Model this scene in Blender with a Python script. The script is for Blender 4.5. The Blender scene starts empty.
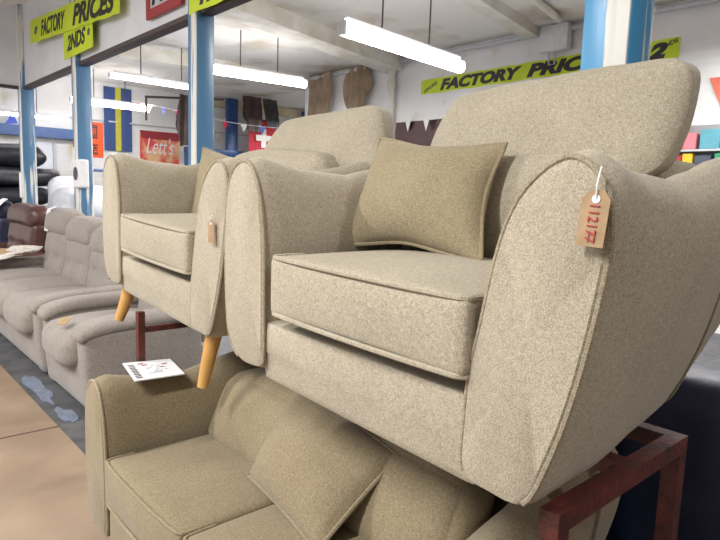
import bpy, bmesh, math, random
from mathutils import Vector, Matrix, noise
random.seed(7)
S = bpy.context.scene
COL = S.collection
ZC = 1.34            # eye height above the floor
R = math.radians

# ------------------------------------------------------------------ materials
def new_mat(name):
    m = bpy.data.materials.new(name); m.use_nodes = True
    nt = m.node_tree
    return m, nt, nt.nodes['Principled BSDF'], nt.nodes, nt.links

def mottled(name, c1, c2, scale=6, rough=.7, detail=6, lo=.35, hi=.65, bump=0, metal=0, coord='Object', bscale=None, sheen=0):
    m, nt, b, N, L = new_mat(name)
    tc = N.new('ShaderNodeTexCoord'); no = N.new('ShaderNodeTexNoise')
    no.inputs['Scale'].default_value = scale; no.inputs['Detail'].default_value = detail
    L.new(tc.outputs[coord], no.inputs['Vector'])
    r = N.new('ShaderNodeValToRGB')
    r.color_ramp.elements[0].position = lo; r.color_ramp.elements[1].position = hi
    r.color_ramp.elements[0].color = (*c1, 1); r.color_ramp.elements[1].color = (*c2, 1)
    L.new(no.outputs['Fac'], r.inputs['Fac']); L.new(r.outputs['Color'], b.inputs['Base Color'])
    b.inputs['Roughness'].default_value = rough; b.inputs['Metallic'].default_value = metal
    if sheen: b.inputs['Sheen Weight'].default_value = sheen
    if bump:
        n2 = N.new('ShaderNodeTexNoise'); n2.inputs['Scale'].default_value = bscale or scale*4
        n2.inputs['Detail'].default_value = 4
        L.new(tc.outputs[coord], n2.inputs['Vector'])
        bp = N.new('ShaderNodeBump'); bp.inputs['Strength'].default_value = bump; bp.inputs['Distance'].default_value = .01
        L.new(n2.outputs['Fac'], bp.inputs['Height']); L.new(bp.outputs['Normal'], b.inputs['Normal'])
    return m

def plain(name, c, rough=.6, metal=0, bump=0):
    d = tuple(x*.88 for x in c)
    return mottled(name, d, c, scale=14, rough=rough, metal=metal, bump=bump)

def weave(name, dark, mid, light, grain=330, bump=.5):
    """woven upholstery: fine two-way threads with pale and dark flecks"""
    m, nt, b, N, L = new_mat(name)
    tc = N.new('ShaderNodeTexCoord')
    def noi(s, d=2, rough=.5):
        n = N.new('ShaderNodeTexNoise'); n.inputs['Scale'].default_value = s; n.inputs['Detail'].default_value = d
        n.inputs['Roughness'].default_value = rough
        L.new(tc.outputs['Object'], n.inputs['Vector']); return n
    fine, med, big = noi(grain, 2), noi(grain*.33, 3, .7), noi(5, 3)
    w1 = N.new('ShaderNodeTexWave'); w1.inputs['Scale'].default_value = grain*.55; w1.inputs['Distortion'].default_value = 2.5
    w1.bands_direction = 'DIAGONAL'; L.new(tc.outputs['Object'], w1.inputs['Vector'])
    def math_(op, a, bb):
        n = N.new('ShaderNodeMath'); n.operation = op
        for i, x in enumerate((a, bb)):
            if isinstance(x, (int, float)): n.inputs[i].default_value = x
            else: L.new(x, n.inputs[i])
        return n.outputs[0]
    h = math_('ADD', math_('MULTIPLY', fine.outputs['Fac'], .52), math_('MULTIPLY', med.outputs['Fac'], .24))
    h = math_('ADD', h, math_('MULTIPLY', w1.outputs['Fac'], .10))
    h = math_('ADD', h, math_('MULTIPLY', big.outputs['Fac'], .14))
    r = N.new('ShaderNodeValToRGB')
    e = r.color_ramp.elements
    e[0].position = .36; e[0].color = (*dark, 1); e[1].position = .66; e[1].color = (*light, 1)
    k = e.new(.50); k.color = (*mid, 1)
    L.new(h, r.inputs['Fac']); L.new(r.outputs['Color'], b.inputs['Base Color'])
    b.inputs['Roughness'].default_value = .9; b.inputs['Sheen Weight'].default_value = .15
    b.inputs['Specular IOR Level'].default_value = .2
    bp = N.new('ShaderNodeBump'); bp.inputs['Strength'].default_value = bump; bp.inputs['Distance'].default_value = .003
    L.new(h, bp.inputs['Height']); L.new(bp.outputs['Normal'], b.inputs['Normal'])
    return m

def corduroy(name, c1, c2, scale=55):
    m, nt, b, N, L = new_mat(name)
    tc = N.new('ShaderNodeTexCoord')
    w = N.new('ShaderNodeTexWave'); w.bands_direction = 'Z'; w.inputs['Scale'].default_value = scale
    w.inputs['Distortion'].default_value = 1.2; w.inputs['Detail'].default_value = 2
    L.new(tc.outputs['Object'], w.inputs['Vector'])
    r = N.new('ShaderNodeValToRGB'); r.color_ramp.elements[0].color = (*c1, 1); r.color_ramp.elements[1].color = (*c2, 1)
    L.new(w.outputs['Fac'], r.inputs['Fac']); L.new(r.outputs['Color'], b.inputs['Base Color'])
    b.inputs['Roughness'].default_value = .9; b.inputs['Sheen Weight'].default_value = .2
    bp = N.new('ShaderNodeBump'); bp.inputs['Strength'].default_value = .35; bp.inputs['Distance'].default_value = .006
    L.new(w.outputs['Fac'], bp.inputs['Height']); L.new(bp.outputs['Normal'], b.inputs['Normal'])
    return m

def peeling(name, blue, white, lo=.5, hi=.56):
    """blue gloss paint worn to white in long upright streaks"""
    m, nt, b, N, L = new_mat(name)
    tc = N.new('ShaderNodeTexCoord'); mp = N.new('ShaderNodeMapping')
    mp.inputs['Scale'].default_value = (12, 12, .6); L.new(tc.outputs['Object'], mp.inputs['Vector'])
    n = N.new('ShaderNodeTexNoise'); n.inputs['Scale'].default_value = 1.0; n.inputs['Detail'].default_value = 5
    n.inputs['Roughness'].default_value = .6
    L.new(mp.outputs['Vector'], n.inputs['Vector'])
    r = N.new('ShaderNodeValToRGB'); e = r.color_ramp.elements
    e[0].position = lo; e[0].color = (*blue, 1); e[1].position = hi; e[1].color = (*white, 1)
    L.new(n.outputs['Fac'], r.inputs['Fac']); L.new(r.outputs['Color'], b.inputs['Base Color'])
    b.inputs['Roughness'].default_value = .3
    bp = N.new('ShaderNodeBump'); bp.inputs['Strength'].default_value = .10; bp.inputs['Distance'].default_value = .01
    L.new(n.outputs['Fac'], bp.inputs['Height']); L.new(bp.outputs['Normal'], b.inputs['Normal'])
    return m

def glow(name, c, s):
    m, nt, b, N, L = new_mat(name)
    b.inputs['Base Color'].default_value = (*c, 1)
    b.inputs['Emission Color'].default_value = (*c, 1); b.inputs['Emission Strength'].default_value = s
    return m

def painted_brick(name, c, c2, stain):
    m, nt, b, N, L = new_mat(name)
    tc = N.new('ShaderNodeTexCoord')
    mp = N.new('ShaderNodeMapping'); L.new(tc.outputs['Object'], mp.inputs['Vector'])
    n = N.new('ShaderNodeTexNoise'); n.inputs['Scale'].default_value = 1.7; n.inputs['Detail'].default_value = 11
    L.new(tc.outputs['Object'], n.inputs['Vector'])
    r = N.new('ShaderNodeValToRGB'); e = r.color_ramp.elements
    e[0].position = .28; e[0].color = (*stain, 1); e[1].position = .40; e[1].color = (*c, 1)
    k = e.new(.7); k.color = (*c2, 1)
    L.new(n.outputs['Fac'], r.inputs['Fac']); L.new(r.outputs['Color'], b.inputs['Base Color'])
    w = N.new('ShaderNodeTexWave'); w.bands_direction = 'Z'; w.inputs['Scale'].default_value = 4; w.inputs['Distortion'].default_value = .3
    L.new(tc.outputs['Object'], w.inputs['Vector'])
    bp = N.new('ShaderNodeBump'); bp.inputs['Strength'].default_value = .15; bp.inputs['Distance'].default_value = .01
    L.new(w.outputs['Fac'], bp.inputs['Height']); L.new(bp.outputs['Normal'], b.inputs['Normal'])
    b.inputs['Roughness'].default_value = .75
    return m

M = dict(
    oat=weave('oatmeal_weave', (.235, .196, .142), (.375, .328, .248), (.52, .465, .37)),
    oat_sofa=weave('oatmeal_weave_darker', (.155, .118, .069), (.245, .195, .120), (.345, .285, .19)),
    oat_pillow=weave('oatmeal_weave_pillow', (.185, .146, .085), (.28, .228, .140), (.385, .325, .215)),
    pipe=weave('oatmeal_piping', (.17, .137, .09), (.30, .252, .178), (.43, .375, .28)),
    cord=weave('beige_corduroy', (.185, .160, .142), (.28, .247, .222), (.37, .332, .302), 200, .4),
    leather=mottled('brown_leather', (.055, .022, .018), (.10, .042, .034), 9, .32, bump=.2),
    navy=mottled('navy_leather', (.008, .009, .03), (.014, .016, .045), 9, .45, bump=.15),
    black=mottled('black_leather', (.012, .012, .017), (.025, .026, .034), 9, .4, bump=.15),
    wood=mottled('pale_beech', (.52, .27, .075), (.62, .35, .115), 5, .4),
    redsteel=mottled('red_oxide_steel', (.040, .011, .008), (.12, .019, .015), 24, .5, bump=.3),
    post=peeling('peeling_blue_paint', (.085, .20, .35), (.72, .71, .66), .54, .58),
    postnear=peeling('peeling_bright_blue_paint', (.07, .33, .62), (.78, .76, .70), .53, .57),
    bluesteel=plain('blue_painted_steel', (.04, .10, .27), .4),
    white_wall=painted_brick('white_painted_brick', (.70, .69, .68), (.78, .77, .76), (.56, .47, .33)),
    panel=mottled('white_board', (.66, .67, .73), (.72, .73, .78), 3, .6),
    ceil=mottled('stained_ceiling', (.50, .43, .33), (.80, .78, .74), 1.1, .85, detail=8, lo=.30, hi=.48),
    beam=mottled('cream_beam_paint', (.60, .56, .46), (.78, .76, .70), 3, .6),
    floor=mottled('grey_floor', (.055, .055, .06), (.10, .10, .105), 8, .6, bump=.15),
    carpet=mottled('tan_lino', (.215, .15, .10), (.30, .22, .155), 2.2, .55, detail=8, bump=.06, bscale=120),
    darkstrip=plain('dark_steel', (.07, .045, .04), .5),
    yellow=mottled('fluorescent_yellow', (.50, .62, .015), (.57, .70, .02), 2, .6),
    ink=plain('black_ink', (.012, .012, .016), .5),
    inkgrey=plain('dark_ink', (.06, .07, .10), .5),
    red=plain('red_paint', (.34, .025, .035), .5),
    redink=plain('red_ink', (.38, .035, .045), .7),
    orange=plain('fluorescent_orange', (.95, .12, .02), .6),
    white=plain('white_plastic', (.78, .78, .80), .4),
    paper=mottled('white_paper', (.72, .72, .74), (.80, .80, .82), 30, .7),
    newsprint=mottled('newsprint', (.45, .42, .38), (.72, .68, .62), 40, .8),
    kraft=mottled('kraft_card', (.32, .21, .115), (.39, .265, .15), 40, .8),
    flagblue=plain('flag_blue', (.045, .085, .24), .8),
    flagyellow=plain('flag_yellow', (.50, .46, .04), .8),
    flagred=plain('flag_red', (.50, .03, .05), .8),
    flagwhite=plain('flag_white', (.72, .70, .66), .8),
    blue=plain('pennant_blue', (.02, .06, .50), .4),
    burgundy=mottled('burgundy_leather', (.030, .004, .006), (.055, .008, .010), 7, .5, bump=.2),
    hide=mottled('tan_hide', (.21, .145, .09), (.32, .235, .155), 5, .8, bump=.2),
    hidedark=mottled('dark_brown_hide', (.035, .018, .016), (.075, .04, .035), 5, .6, bump=.2),
    hideblack=mottled('black_green_hide', (.022, .024, .022), (.045, .048, .045), 5, .6, bump=.2),
    peach=mottled('peach_print', (.70, .06, .05), (.75, .45, .25), 3.5, .5, lo=.42, hi=.58),
    grey=plain('grey_fabric', (.30, .30, .31), .8),
    lightgrey=plain('pale_grey_plastic', (.52, .53, .56), .5),
    polythene=mottled('white_polythene', (.62, .63, .68), (.80, .80, .84), 6, .35, bump=.4),
    teal=plain('teal_card', (.10, .34, .42), .5),
    green=plain('green_card', (.02, .28, .12), .5),
    pink=plain('pink_card', (.62, .20, .24), .5),
    coral=plain('coral_card', (.72, .16, .09), .5),
    sunny=plain('yellow_card', (.90, .52, .02), .5),
    scrap=mottled('pale_blue_film', (.12, .15, .21), (.20, .23, .31), 20, .4),
    tube=glow('lit_tube', (1.0, .97, .95), 22),
    tubecool=glow('lit_tube_cool', (.90, .92, 1.0), 11),
    wall_dark=mottled('dark_brown_wall', (.075, .05, .03), (.11, .075, .045), 4, .7),  # dark so the unseen wall bounces little light onto the near arm
    stripwhite=peeling('worn_white_paint', (.74, .72, .68), (.10, .25, .48), .60, .64),
    cream=mottled('cream_board', (.60, .48, .25), (.74, .66, .48), 2, .6),
)

# ------------------------------------------------------------------ object helpers
def obj(name, bm, mat, parent=None, smooth=True, loc=None):
    me = bpy.data.meshes.new(name)
    bmesh.ops.recalc_face_normals(bm, faces=bm.faces[:])
    bm.to_mesh(me); bm.free()
    if smooth:
        for p in me.polygons: p.use_smooth = True
        me.set_sharp_from_angle(angle=R(42))
    o = bpy.data.objects.new(name, me); COL.objects.link(o)
    me.materials.append(mat)
    if parent: o.parent = parent
    if loc is not None: o.location = loc
    return o

def tag(o, label, cat, group=None):
    o['label'] = label; o['category'] = cat
    if group: o['group'] = group
    return o

def thing(name, label, cat, loc=(0, 0, 0), rot=(0, 0, 0), group=None):
    o = bpy.data.objects.new(name, None); COL.objects.link(o)
    o.empty_display_size = .1
    o.location = loc; o.rotation_euler = rot
    return tag(o, label, cat, group)

def struct(name, bm, mat, parent=None, smooth=False):
    o = obj(name, bm, mat, parent, smooth)
    if not parent: o['kind'] = 'structure'
    return o

def dup(root, label, loc=None, rot=None, group=None):
    r = root.copy(); COL.objects.link(r); r['label'] = label
    if loc is not None: r.location = loc
    if rot is not None: r.rotation_euler = rot
    if group: r['group'] = group
    for ch in list(root.children):
        c = ch.copy(); COL.objects.link(c); c.parent = r
        for g in list(ch.children):
            d = g.copy(); COL.objects.link(d); d.parent = c
    return r

def box(bm, x0, x1, y0, y1, z0, z1, bev=0, seg=2):
    b = bmesh.new()
    bmesh.ops.create_cube(b, size=1)
    bmesh.ops.scale(b, vec=(x1-x0, y1-y0, z1-z0), verts=b.verts)
    bmesh.ops.translate(b, vec=((x0+x1)/2, (y0+y1)/2, (z0+z1)/2), verts=b.verts)
    if bev: bmesh.ops.bevel(b, geom=b.edges[:], offset=bev, segments=seg, affect='EDGES', profile=.5)
    join(bm, b); return bm

def join(bm, b):
    me = bpy.data.meshes.new('tmp'); b.to_mesh(me); b.free(); bm.from_mesh(me); bpy.data.meshes.remove(me)

def B(*a, **k): return box(bmesh.new(), *a, **k)

def puff(bm, c, half, r, bulge=(0, 0, 0), n=12, fn=None):
    """soft upholstered block: rounded box with crowned faces"""
    b = bmesh.new(); bmesh.ops.create_cube(b, size=2)
    bmesh.ops.subdivide_edges(b, edges=b.edges[:], cuts=n, use_grid_fill=True)
    c = Vector(c)
    for v in b.verts:
        t = Vector([math.sin(math.pi/2*max(-1, min(1, q))) for q in v.co])
        p = Vector([t[i]*half[i] for i in range(3)])
        q = Vector([max(-(half[i]-r), min(half[i]-r, p[i])) for i in range(3)])
        d = p-q
        if d.length > 1e-9:
            m = max(abs(d.x), abs(d.y), abs(d.z)); p = q + d.normalized()*min(r, max(m, d.length if d.length < r else r))
        s = Vector([1-t[i]*t[i] for i in range(3)])
        p = p + Vector((bulge[0]*t.x*s.y*s.z, bulge[1]*t.y*s.x*s.z, bulge[2]*t.z*s.x*s.y))
        p = p + c
        if fn: p = Vector(fn(p, t))
        v.co = p
    join(bm, b); return bm

def P(*a, **k): return puff(bmesh.new(), *a, **k)

def cat(pts, closed=False, k=6):
    pts = [Vector(p) for p in pts]; out = []; n = len(pts)
    for i in range(n if closed else n-1):
        if closed: a, b, c, d = pts[(i-1) % n], pts[i], pts[(i+1) % n], pts[(i+2) % n]
        else: a, b, c, d = pts[max(i-1, 0)], pts[i], pts[i+1], pts[min(i+2, n-1)]
        for j in range(k):
            t = j/k
            out.append(.5*((2*b)+(c-a)*t+(2*a-5*b+4*c-d)*t*t+(3*b-a-3*c+d)*t**3))
    if not closed: out.append(pts[-1])
    return out

def tube(bm, pts, r, closed=False, seg=8, r1=None):
    pts = [Vector(p) for p in pts]; n = len(pts); rings = []
    prev = None
    for i, p in enumerate(pts):
        if closed: t = pts[(i+1) % n]-pts[(i-1) % n]
        else: t = pts[min(i+1, n-1)]-pts[max(i-1, 0)]
        t = t.normalized() if t.length > 1e-9 else Vector((0, 0, 1))
        if prev is None:
            a = Vector((0, 0, 1)) if abs(t.z) < .9 else Vector((1, 0, 0))
            u = t.cross(a).normalized()
        else:
            u = prev-t*prev.dot(t); u = u.normalized() if u.length > 1e-6 else t.orthogonal().normalized()
        prev = u; w = t.cross(u)
        rr = r if r1 is None else r+(r1-r)*i/(n-1)
        rings.append([bm.verts.new(p+(u*math.cos(2*math.pi*k/seg)+w*math.sin(2*math.pi*k/seg))*rr) for k in range(seg)])
    for i in range(n if closed else n-1):
        a, b = rings[i], rings[(i+1) % n]
        for k in range(seg):
            bm.faces.new((a[k], a[(k+1) % seg], b[(k+1) % seg], b[k]))
    if not closed:
        bm.faces.new(rings[0][::-1]); bm.faces.new(rings[-1])
    return bm

def T(*a, **k): return tube(bmesh.new(), *a, **k)

def loft(bm, loops, cap=True):
    rings = [[bm.verts.new(p) for p in l] for l in loops]; n = len(rings[0])
    for a, b in zip(rings, rings[1:]):
        for k in range(n): bm.faces.new((a[k], a[(k+1) % n], b[(k+1) % n], b[k]))
    if cap:
        for rg, fl in ((rings[0], 1), (rings[-1], 0)):
            c = Vector((0, 0, 0))
            for v in rg: c += v.co
            cv = bm.verts.new(c/n)
            for k in range(n): bm.faces.new((rg[k], rg[(k+1) % n], cv))
    return bm

def pillow_meshes(c00, c10, c11, c01, thick, bow=.035, n=22, pipe=.006, seed=0):
    """scatter cushion between four corner points: returns body and piping bmeshes"""
    c00, c10, c11, c01 = map(Vector, (c00, c10, c11, c01))
    nor = (c10-c00).cross(c01-c00).normalized()
    ctr = (c00+c10+c11+c01)/4
    def base(u, v):
        p = (c00*(1-u)+c10*u)*(1-v)+(c01*(1-u)+c11*u)*v
        e = max(abs(2*u-1), abs(2*v-1))
        k = bow*((1-(2*u-1)**2)*abs(2*v-1)**3+(1-(2*v-1)**2)*abs(2*u-1)**3)
        return p+(ctr-p).normalized()*k if (ctr-p).length > 1e-6 else p
    def h(u, v):
        s = max(0, math.sin(math.pi*u)*math.sin(math.pi*v))
        w = noise.noise(Vector((u*3.1+seed, v*3.1, seed*1.7)))*.10+noise.noise(Vector((u*8+seed, v*8, 3.3)))*.05
        return thick*.5*(s**.5)*(1+w)
    b = bmesh.new(); g = {}
    for s in (1, -1):
        for i in range(n+1):
            for j in range(n+1):
                edge = i in (0, n) or j in (0, n)
                if edge and s == -1: g[(s, i, j)] = g[(1, i, j)]; continue
                u, v = .5-.5*math.cos(math.pi*i/n), .5-.5*math.cos(math.pi*j/n)
                u, v = .5*u+.5*i/n, .5*v+.5*j/n
                g[(s, i, j)] = b.verts.new(base(u, v)+nor*s*h(u, v))
        for i in range(n):
            for j in range(n):
                b.faces.new((g[(s, i, j)], g[(s, i+1, j)], g[(s, i+1, j+1)], g[(s, i, j+1)]))
    ring = [base(i/20, 0) for i in range(20)]+[base(1, i/20) for i in range(20)]+[base(1-i/20, 1) for i in range(20)]+[base(0, 1-i/20) for i in range(20)]
    return b, T(ring, pipe, closed=True, seg=6)

def sheet(bm, outline, th, right, up, org):
    """a flat sheet with its own thickness; outline in (right, up) metres about org"""
    right, up, org = Vector(right), Vector(up), Vector(org); nor = right.cross(up)
    f = [bm.verts.new(org+right*a+up*c+nor*th) for a, c in outline]
    k = [bm.verts.new(org+right*a+up*c) for a, c in outline]
    bm.faces.new(f); bm.faces.new(k[::-1]); n = len(f)
    for i in range(n): bm.faces.new((f[i], k[i], k[(i+1) % n], f[(i+1) % n]))
    return bm

def SH(*a): return sheet(bmesh.new(), *a)

def rect(w, h): return [(-w/2, -h/2), (w/2, -h/2), (w/2, h/2), (-w/2, h/2)]

def lettering(name, body, w, h, right, up, org, mat, parent, shear=.25, bold=.03, label=None, rot=0):
    """raised characters scaled to a w x h field"""
    cu = bpy.data.curves.new(name, 'FONT'); cu.body = body; cu.size = 1; cu.shear = shear; cu.offset = bold
    cu.extrude = .02; cu.align_x = 'CENTER'; cu.align_y = 'CENTER'; cu.resolution_u = 4
    t = bpy.data.objects.new(name, cu); COL.objects.link(t)
    bpy.context.view_layer.update()
    me = bpy.data.meshes.new_from_object(t.evaluated_get(bpy.context.evaluated_depsgraph_get()))
    bpy.data.objects.remove(t); bpy.data.curves.remove(cu)
    xs = [v.co.x for v in me.vertices]; ys = [v.co.y for v in me.vertices]
    cx, cy = (min(xs)+max(xs))/2, (min(ys)+max(ys))/2
    sx, sy = w/(max(xs)-min(xs)), h/(max(ys)-min(ys))
    right, up, org = Vector(right), Vector(up), Vector(org); nor = right.cross(up)
    for v in me.vertices:
        a, c = (v.co.x-cx)*sx, (v.co.y-cy)*sy
        a, c = a*math.cos(rot)-c*math.sin(rot), a*math.sin(rot)+c*math.cos(rot)
        v.co = org+right*a+up*c+nor*(v.co.z*.05)
    me.name = name
    o = bpy.data.objects.new(name, me); COL.objects.link(o); me.materials.append(mat); o.parent = parent
    if label: o['label'] = label
    return o

LEFT = (0, -1, 0); UP = (0, 0, 1)     # reading direction on walls that face the aisle
EAST = (1, 0, 0)                      # reading direction on the end wall

# ------------------------------------------------------------------ the setting
CEIL = ZC+2.16
struct('floor', B(-3.2, 11, -3.2, 13.6, -.1, 0), M['floor'])
carp = B(-3.2, .90, -3.2, 13.4, 0, .006)
c = struct('trim_1', carp, M['carpet'])
c['label'] = 'tan lino runner along the aisle'
struct('trim_2', T([(-.6, 3.48, .0065), (.2, 3.465, .0065), (.9, 3.455, .0065)], .004, seg=4), M['darkstrip'])
struct('ceiling', B(-3.2, 11, -3.2, 13.6, CEIL, CEIL+.1), M['ceil'])
struct('wall_right', B(7, 7.15, -3.2, 9.55, 0, CEIL), M['white_wall'])
struct('wall_end', B(-3.2, 11, 13.5, 13.6, 0, CEIL), M['white_wall'])
struct('wall_recess', B(10.4, 10.5, 9.55, 13.5, 0, CEIL), M['white_wall'])
struct('wall_unseen', B(-3.2, 7, -3.2, -3.1, 0, CEIL), M['wall_dark'])  # unseen; added to block light from this side
struct('wall_jog', B(7.15, 10.5, 9.45, 9.55, 0, CEIL), M['white_wall'])
# high board partition over the row of posts
struct('wall_partition', B(1.975, 2.025, -3.1, 8.70, ZC+1.19, CEIL), M['panel'])
struct('trim_3', B(1.955, 2.045, -3.1, 8.70, ZC+1.155, ZC+1.19), M['darkstrip'])
struct('wall_partition_return', B(-3.2, 1.95, 8.68, 8.73, ZC+1.19, CEIL), M['panel'])
struct('trim_4', B(-3.2, 1.95, 8.66, 8.74, ZC+1.155, ZC+1.19), M['darkstrip'])
def beam(name, p, q, w, h, mat):
    p, q = Vector(p), Vector(q); d = (q-p).normalized(); s = Vector((-d.y, d.x, 0))*w/2
    bm = bmesh.new()
    loft(bm, [[e+s, e-s, e-s+Vector((0, 0, h)), e+s+Vector((0, 0, h))] for e in (p, q)])
    struct(name, bm, mat)
beam('trim_5', (2.03, 5.90, CEIL-.20), (6.99, 7.15, CEIL-.20), .36, .20, M['beam'])
beam('trim_6', (2.03, 3.55, CEIL-.12), (6.85, 4.55, CEIL-.12), .20, .12, M['beam'])
struct('trim_13', T([(2.03, 3.0, CEIL-.05), (6.6, 4.0, CEIL-.05)], .04), M['beam'])
beam('trim_7', (2.03, 9.70, CEIL-.20), (6.99, 9.60, CEIL-.20), .32, .20, M['beam'])
beam('trim_8', (6.6, 13.42, ZC+1.95), (10.3, 13.42, ZC+1.95), .14, .20, M['cream'])
beam('trim_9', (-3.1, 13.40, ZC+.90), (4.0, 13.40, ZC+.90), .16, .20, M['bluesteel'])
struct('trim_10', T([(6.93, -3, CEIL-.07), (6.93, 9.5, CEIL-.07)], .035), M['lightgrey'])

# posts
def post(y, w, mat, label, strip=(-.98, .05)):
    t = thing('support_post', label, 'post', (2.0, y, 0), group=None)
    h = w/2; bm = bmesh.new(); f = .018
    box(bm, -h, h, -h, h, .012, CEIL-.002, .012, 2)
    w0, w1 = strip
    obj('cover_strip', B(-h-.006, -h+.004, w0*h, w1*h, .014, CEIL-.003, .002, 1), M['stripwhite'], t)
    obj('foot_plate', B(-h-.05, h-.0, -h-.05, h+.05, 0, .014, .003, 1), mat, t)
    obj('column', bm, mat, t)
    return t
pn = post(.995, .165, M['postnear'], 'bright blue post with peeling paint rising behind the nearest armchair', (-.95, -.42))
post(3.945, .135, M['post'], 'blue and white post beside the red framed sign, behind the left armchair')
p3 = post(6.5, .15, M['post'], 'blue post under the small yellow sign, behind the beige recliner sofa')
p4 = post(8.68, .16, M['post'], 'farthest blue post, at the corner of the white partition')
# cards taped on posts
for (y, z0, z1, lab) in ((6.5, -.36, -.02, 'long white card taped to the post under the small yellow sign'),):
    tag(obj('notice_card', B(1.905, 1.923, y-.045, y+.03, ZC-.04, ZC+.36, .002, 1), M['paper'], loc=None), lab, 'card')
tag(obj('notice_card', B(1.90, 1.918, 8.62, 8.74, ZC-.20, ZC+.12, .002, 1), M['paper']), 'white card taped low on the farthest blue post', 'card')
sp = thing('tape_reel', 'cream box with round black dial hanging on post behind recliner sofa', 'box', (1.935, 6.355, ZC+.10))
obj('case', P((0, 0, 0), (.045, .10, .14), .02), M['paper'], sp)
obj('dial', T([(-.05, 0.03, 0), (-.035, 0.03, 0)], .065, seg=20), M['inkgrey'], sp)

# ------------------------------------------------------------------ tulip armchair / sofa
NEAR = [(-.302, .013), (-.300, .113), (-.305, .20), (-.321, .279), (-.354, .4415), (-.398, .530), (-.466, .576), (-.520, .545),
        (-.541, .468), (-.532, .362), (-.504, .209), (-.470, .09), (-.430, .003), (-.36, -.004)]
FAR = [(.340, .050), (.335, .12), (.336, .23), (.341, .38), (.361, .488), (.394, .558), (.440, .585), (.494, .563),
       (.524, .500), (.536, .36), (.530, .20), (.512, .10), (.463, .045), (.40, .035)]

def lerp_tab(tab, x):
    for (a, va), (b, vb) in zip(tab, tab[1:]):
        if x <= b:
            t = max(0, (x-a)/(b-a)); t = t*t*(3-2*t); return va+(vb-va)*t
    return tab[-1][1]
DZ = [(0, 0), (.05, .002), (.10, -.012), (.17, -.024), (.30, -.030), (.34, -.033), (.48, -.002), (.64, .030), (.78, .042), (.95, .04)]
RAISE = [(0, 0), (.20, .006), (.42, .045), (.67, .105), (.85, .155), (.95, .18)]
INW = [(0, 0), (.45, 0), (.95, .05)]

def arm_section(prof, x, side, sc=1.0):
    loop = []
    cx = sum(p[0] for p in prof)/len(prof); cz = sum(p[1] for p in prof)/len(prof)
    for y, z in prof:
        y, z = cx+(y-cx)*sc, cz+(z-cz)*sc
        k = max(0, min(1, (z-.25)/.30)); k = k*k*(3-2*k)
        z2 = z+lerp_tab(DZ, x)*k+lerp_tab(RAISE, x)*max(0, 1-z/.5)
        outer = max(0, min(1, (abs(y-side*.30))/.2))
        y2 = y-side*lerp_tab(INW, x)*outer
        loop.append(Vector((x, y2, z2)))
    return cat(loop, closed=True, k=4)

def build_arm(prof, side, root, shift, mat, depth=.90):
    prof = [(y+0, z) for y, z in prof]
    loops = [arm_section(prof, 0, side, .90), arm_section(prof, 0, side, .955), arm_section(prof, .010, side, .972), arm_section(prof, .024, side, .988)]
    loops[0] = [p+Vector((-.006, 0, 0)) for p in loops[0]]
    xs = [.045, .075, .11, .16, .22, .28, .34, .42, .5, .58, .66, .74, .82, .87, depth]
    for x in xs: loops.append(arm_section(prof, x, side, 1.0 if x < .85 else (.985 if x < .89 else .94)))
    bm = bmesh.new(); loft(bm, loops)
    bmesh.ops.translate(bm, vec=(0, shift, 0), verts=bm.verts)
    a = obj('arm', bm, mat, root)
    ring = arm_section(prof, .004, side, .960)
    n = len(prof)
    seg = ring[0:4*(n-2)+1]
    seam = [p+Vector((-.003, shift, 0)) for p in seg]
    obj('piping', T(seam, .0055, seg=7), M['pipe'], a)
    # upright seam on the outer side, two thirds back
    k0, k1 = 4*7, 4*12
    sec = arm_section(prof, .52, side)
    obj('seam', T([p+Vector((.02*i/20, shift-0*side, 0)) for i, p in enumerate(sec[k0:k1+1])], .0025, seg=5), M['pipe'], a)
    return a

def seat_cushion(root, y0, y1, x0, x1, z0, z1, mat, crown=.022, drop=0):
    hx, hy, hz = (x1-x0)/2, (y1-y0)/2, (z1-z0)/2
    c = ((x0+x1)/2, (y0+y1)/2, (z0+z1)/2)
    def fn(p, t):
        return (p.x, p.y, p.z+drop*t.y)
    o = obj('seat_cushion', P(c, (hx, hy, hz), .016, (.012, .004, crown), n=14, fn=fn), mat, root)
    def edge(z, s):
        pts = []; r = .010
        pth = [(x0+.10, y0+.003), (x0+.030, y0+.004), (x0+.009, y0+.012), (x0+.002, y0+.040), (x0-.004, c[1]-hy*.5), (x0-.006, c[1]), (x0-.004, c[1]+hy*.5), (x0+.002, y1-.040), (x0+.009, y1-.012), (x0+.030, y1-.004), (x0+.10, y1-.003)]
        for q in cat([(a, b, 0) for a, b in pth], k=8):
            ty = (q.y-c[1])/hy
            pts.append((q.x, q.y, z+drop*ty))
        return pts
    b = bmesh.new(); tube(b, edge(z1-.003, 1), .006, seg=7)
    obj('piping', b, mat, o)
    b = bmesh.new(); tube(b, edge(z0+.004, -1), .006, seg=7)
    obj('piping', b, mat, o)
    return o

def back_cushion(root, c, half, mat, lean, taper=.0, name='back_cushion'):
    def fn(p, t):
        u = t.z
        k = 1-taper*max(0, u)
        y = c[1]+(p.y-c[1])*k
        wr = noise.noise(Vector((p.x*7, p.y*7, p.z*7)))*.006
        return (p.x+lean*(p.z-c[2])+wr, y, p.z-.012*(t.y**4)*(u > 0)*u + wr)
    return obj(name, P(c, half, min(half)*.62, (.028, .02, .018), n=14, fn=fn), mat, root)

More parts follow.
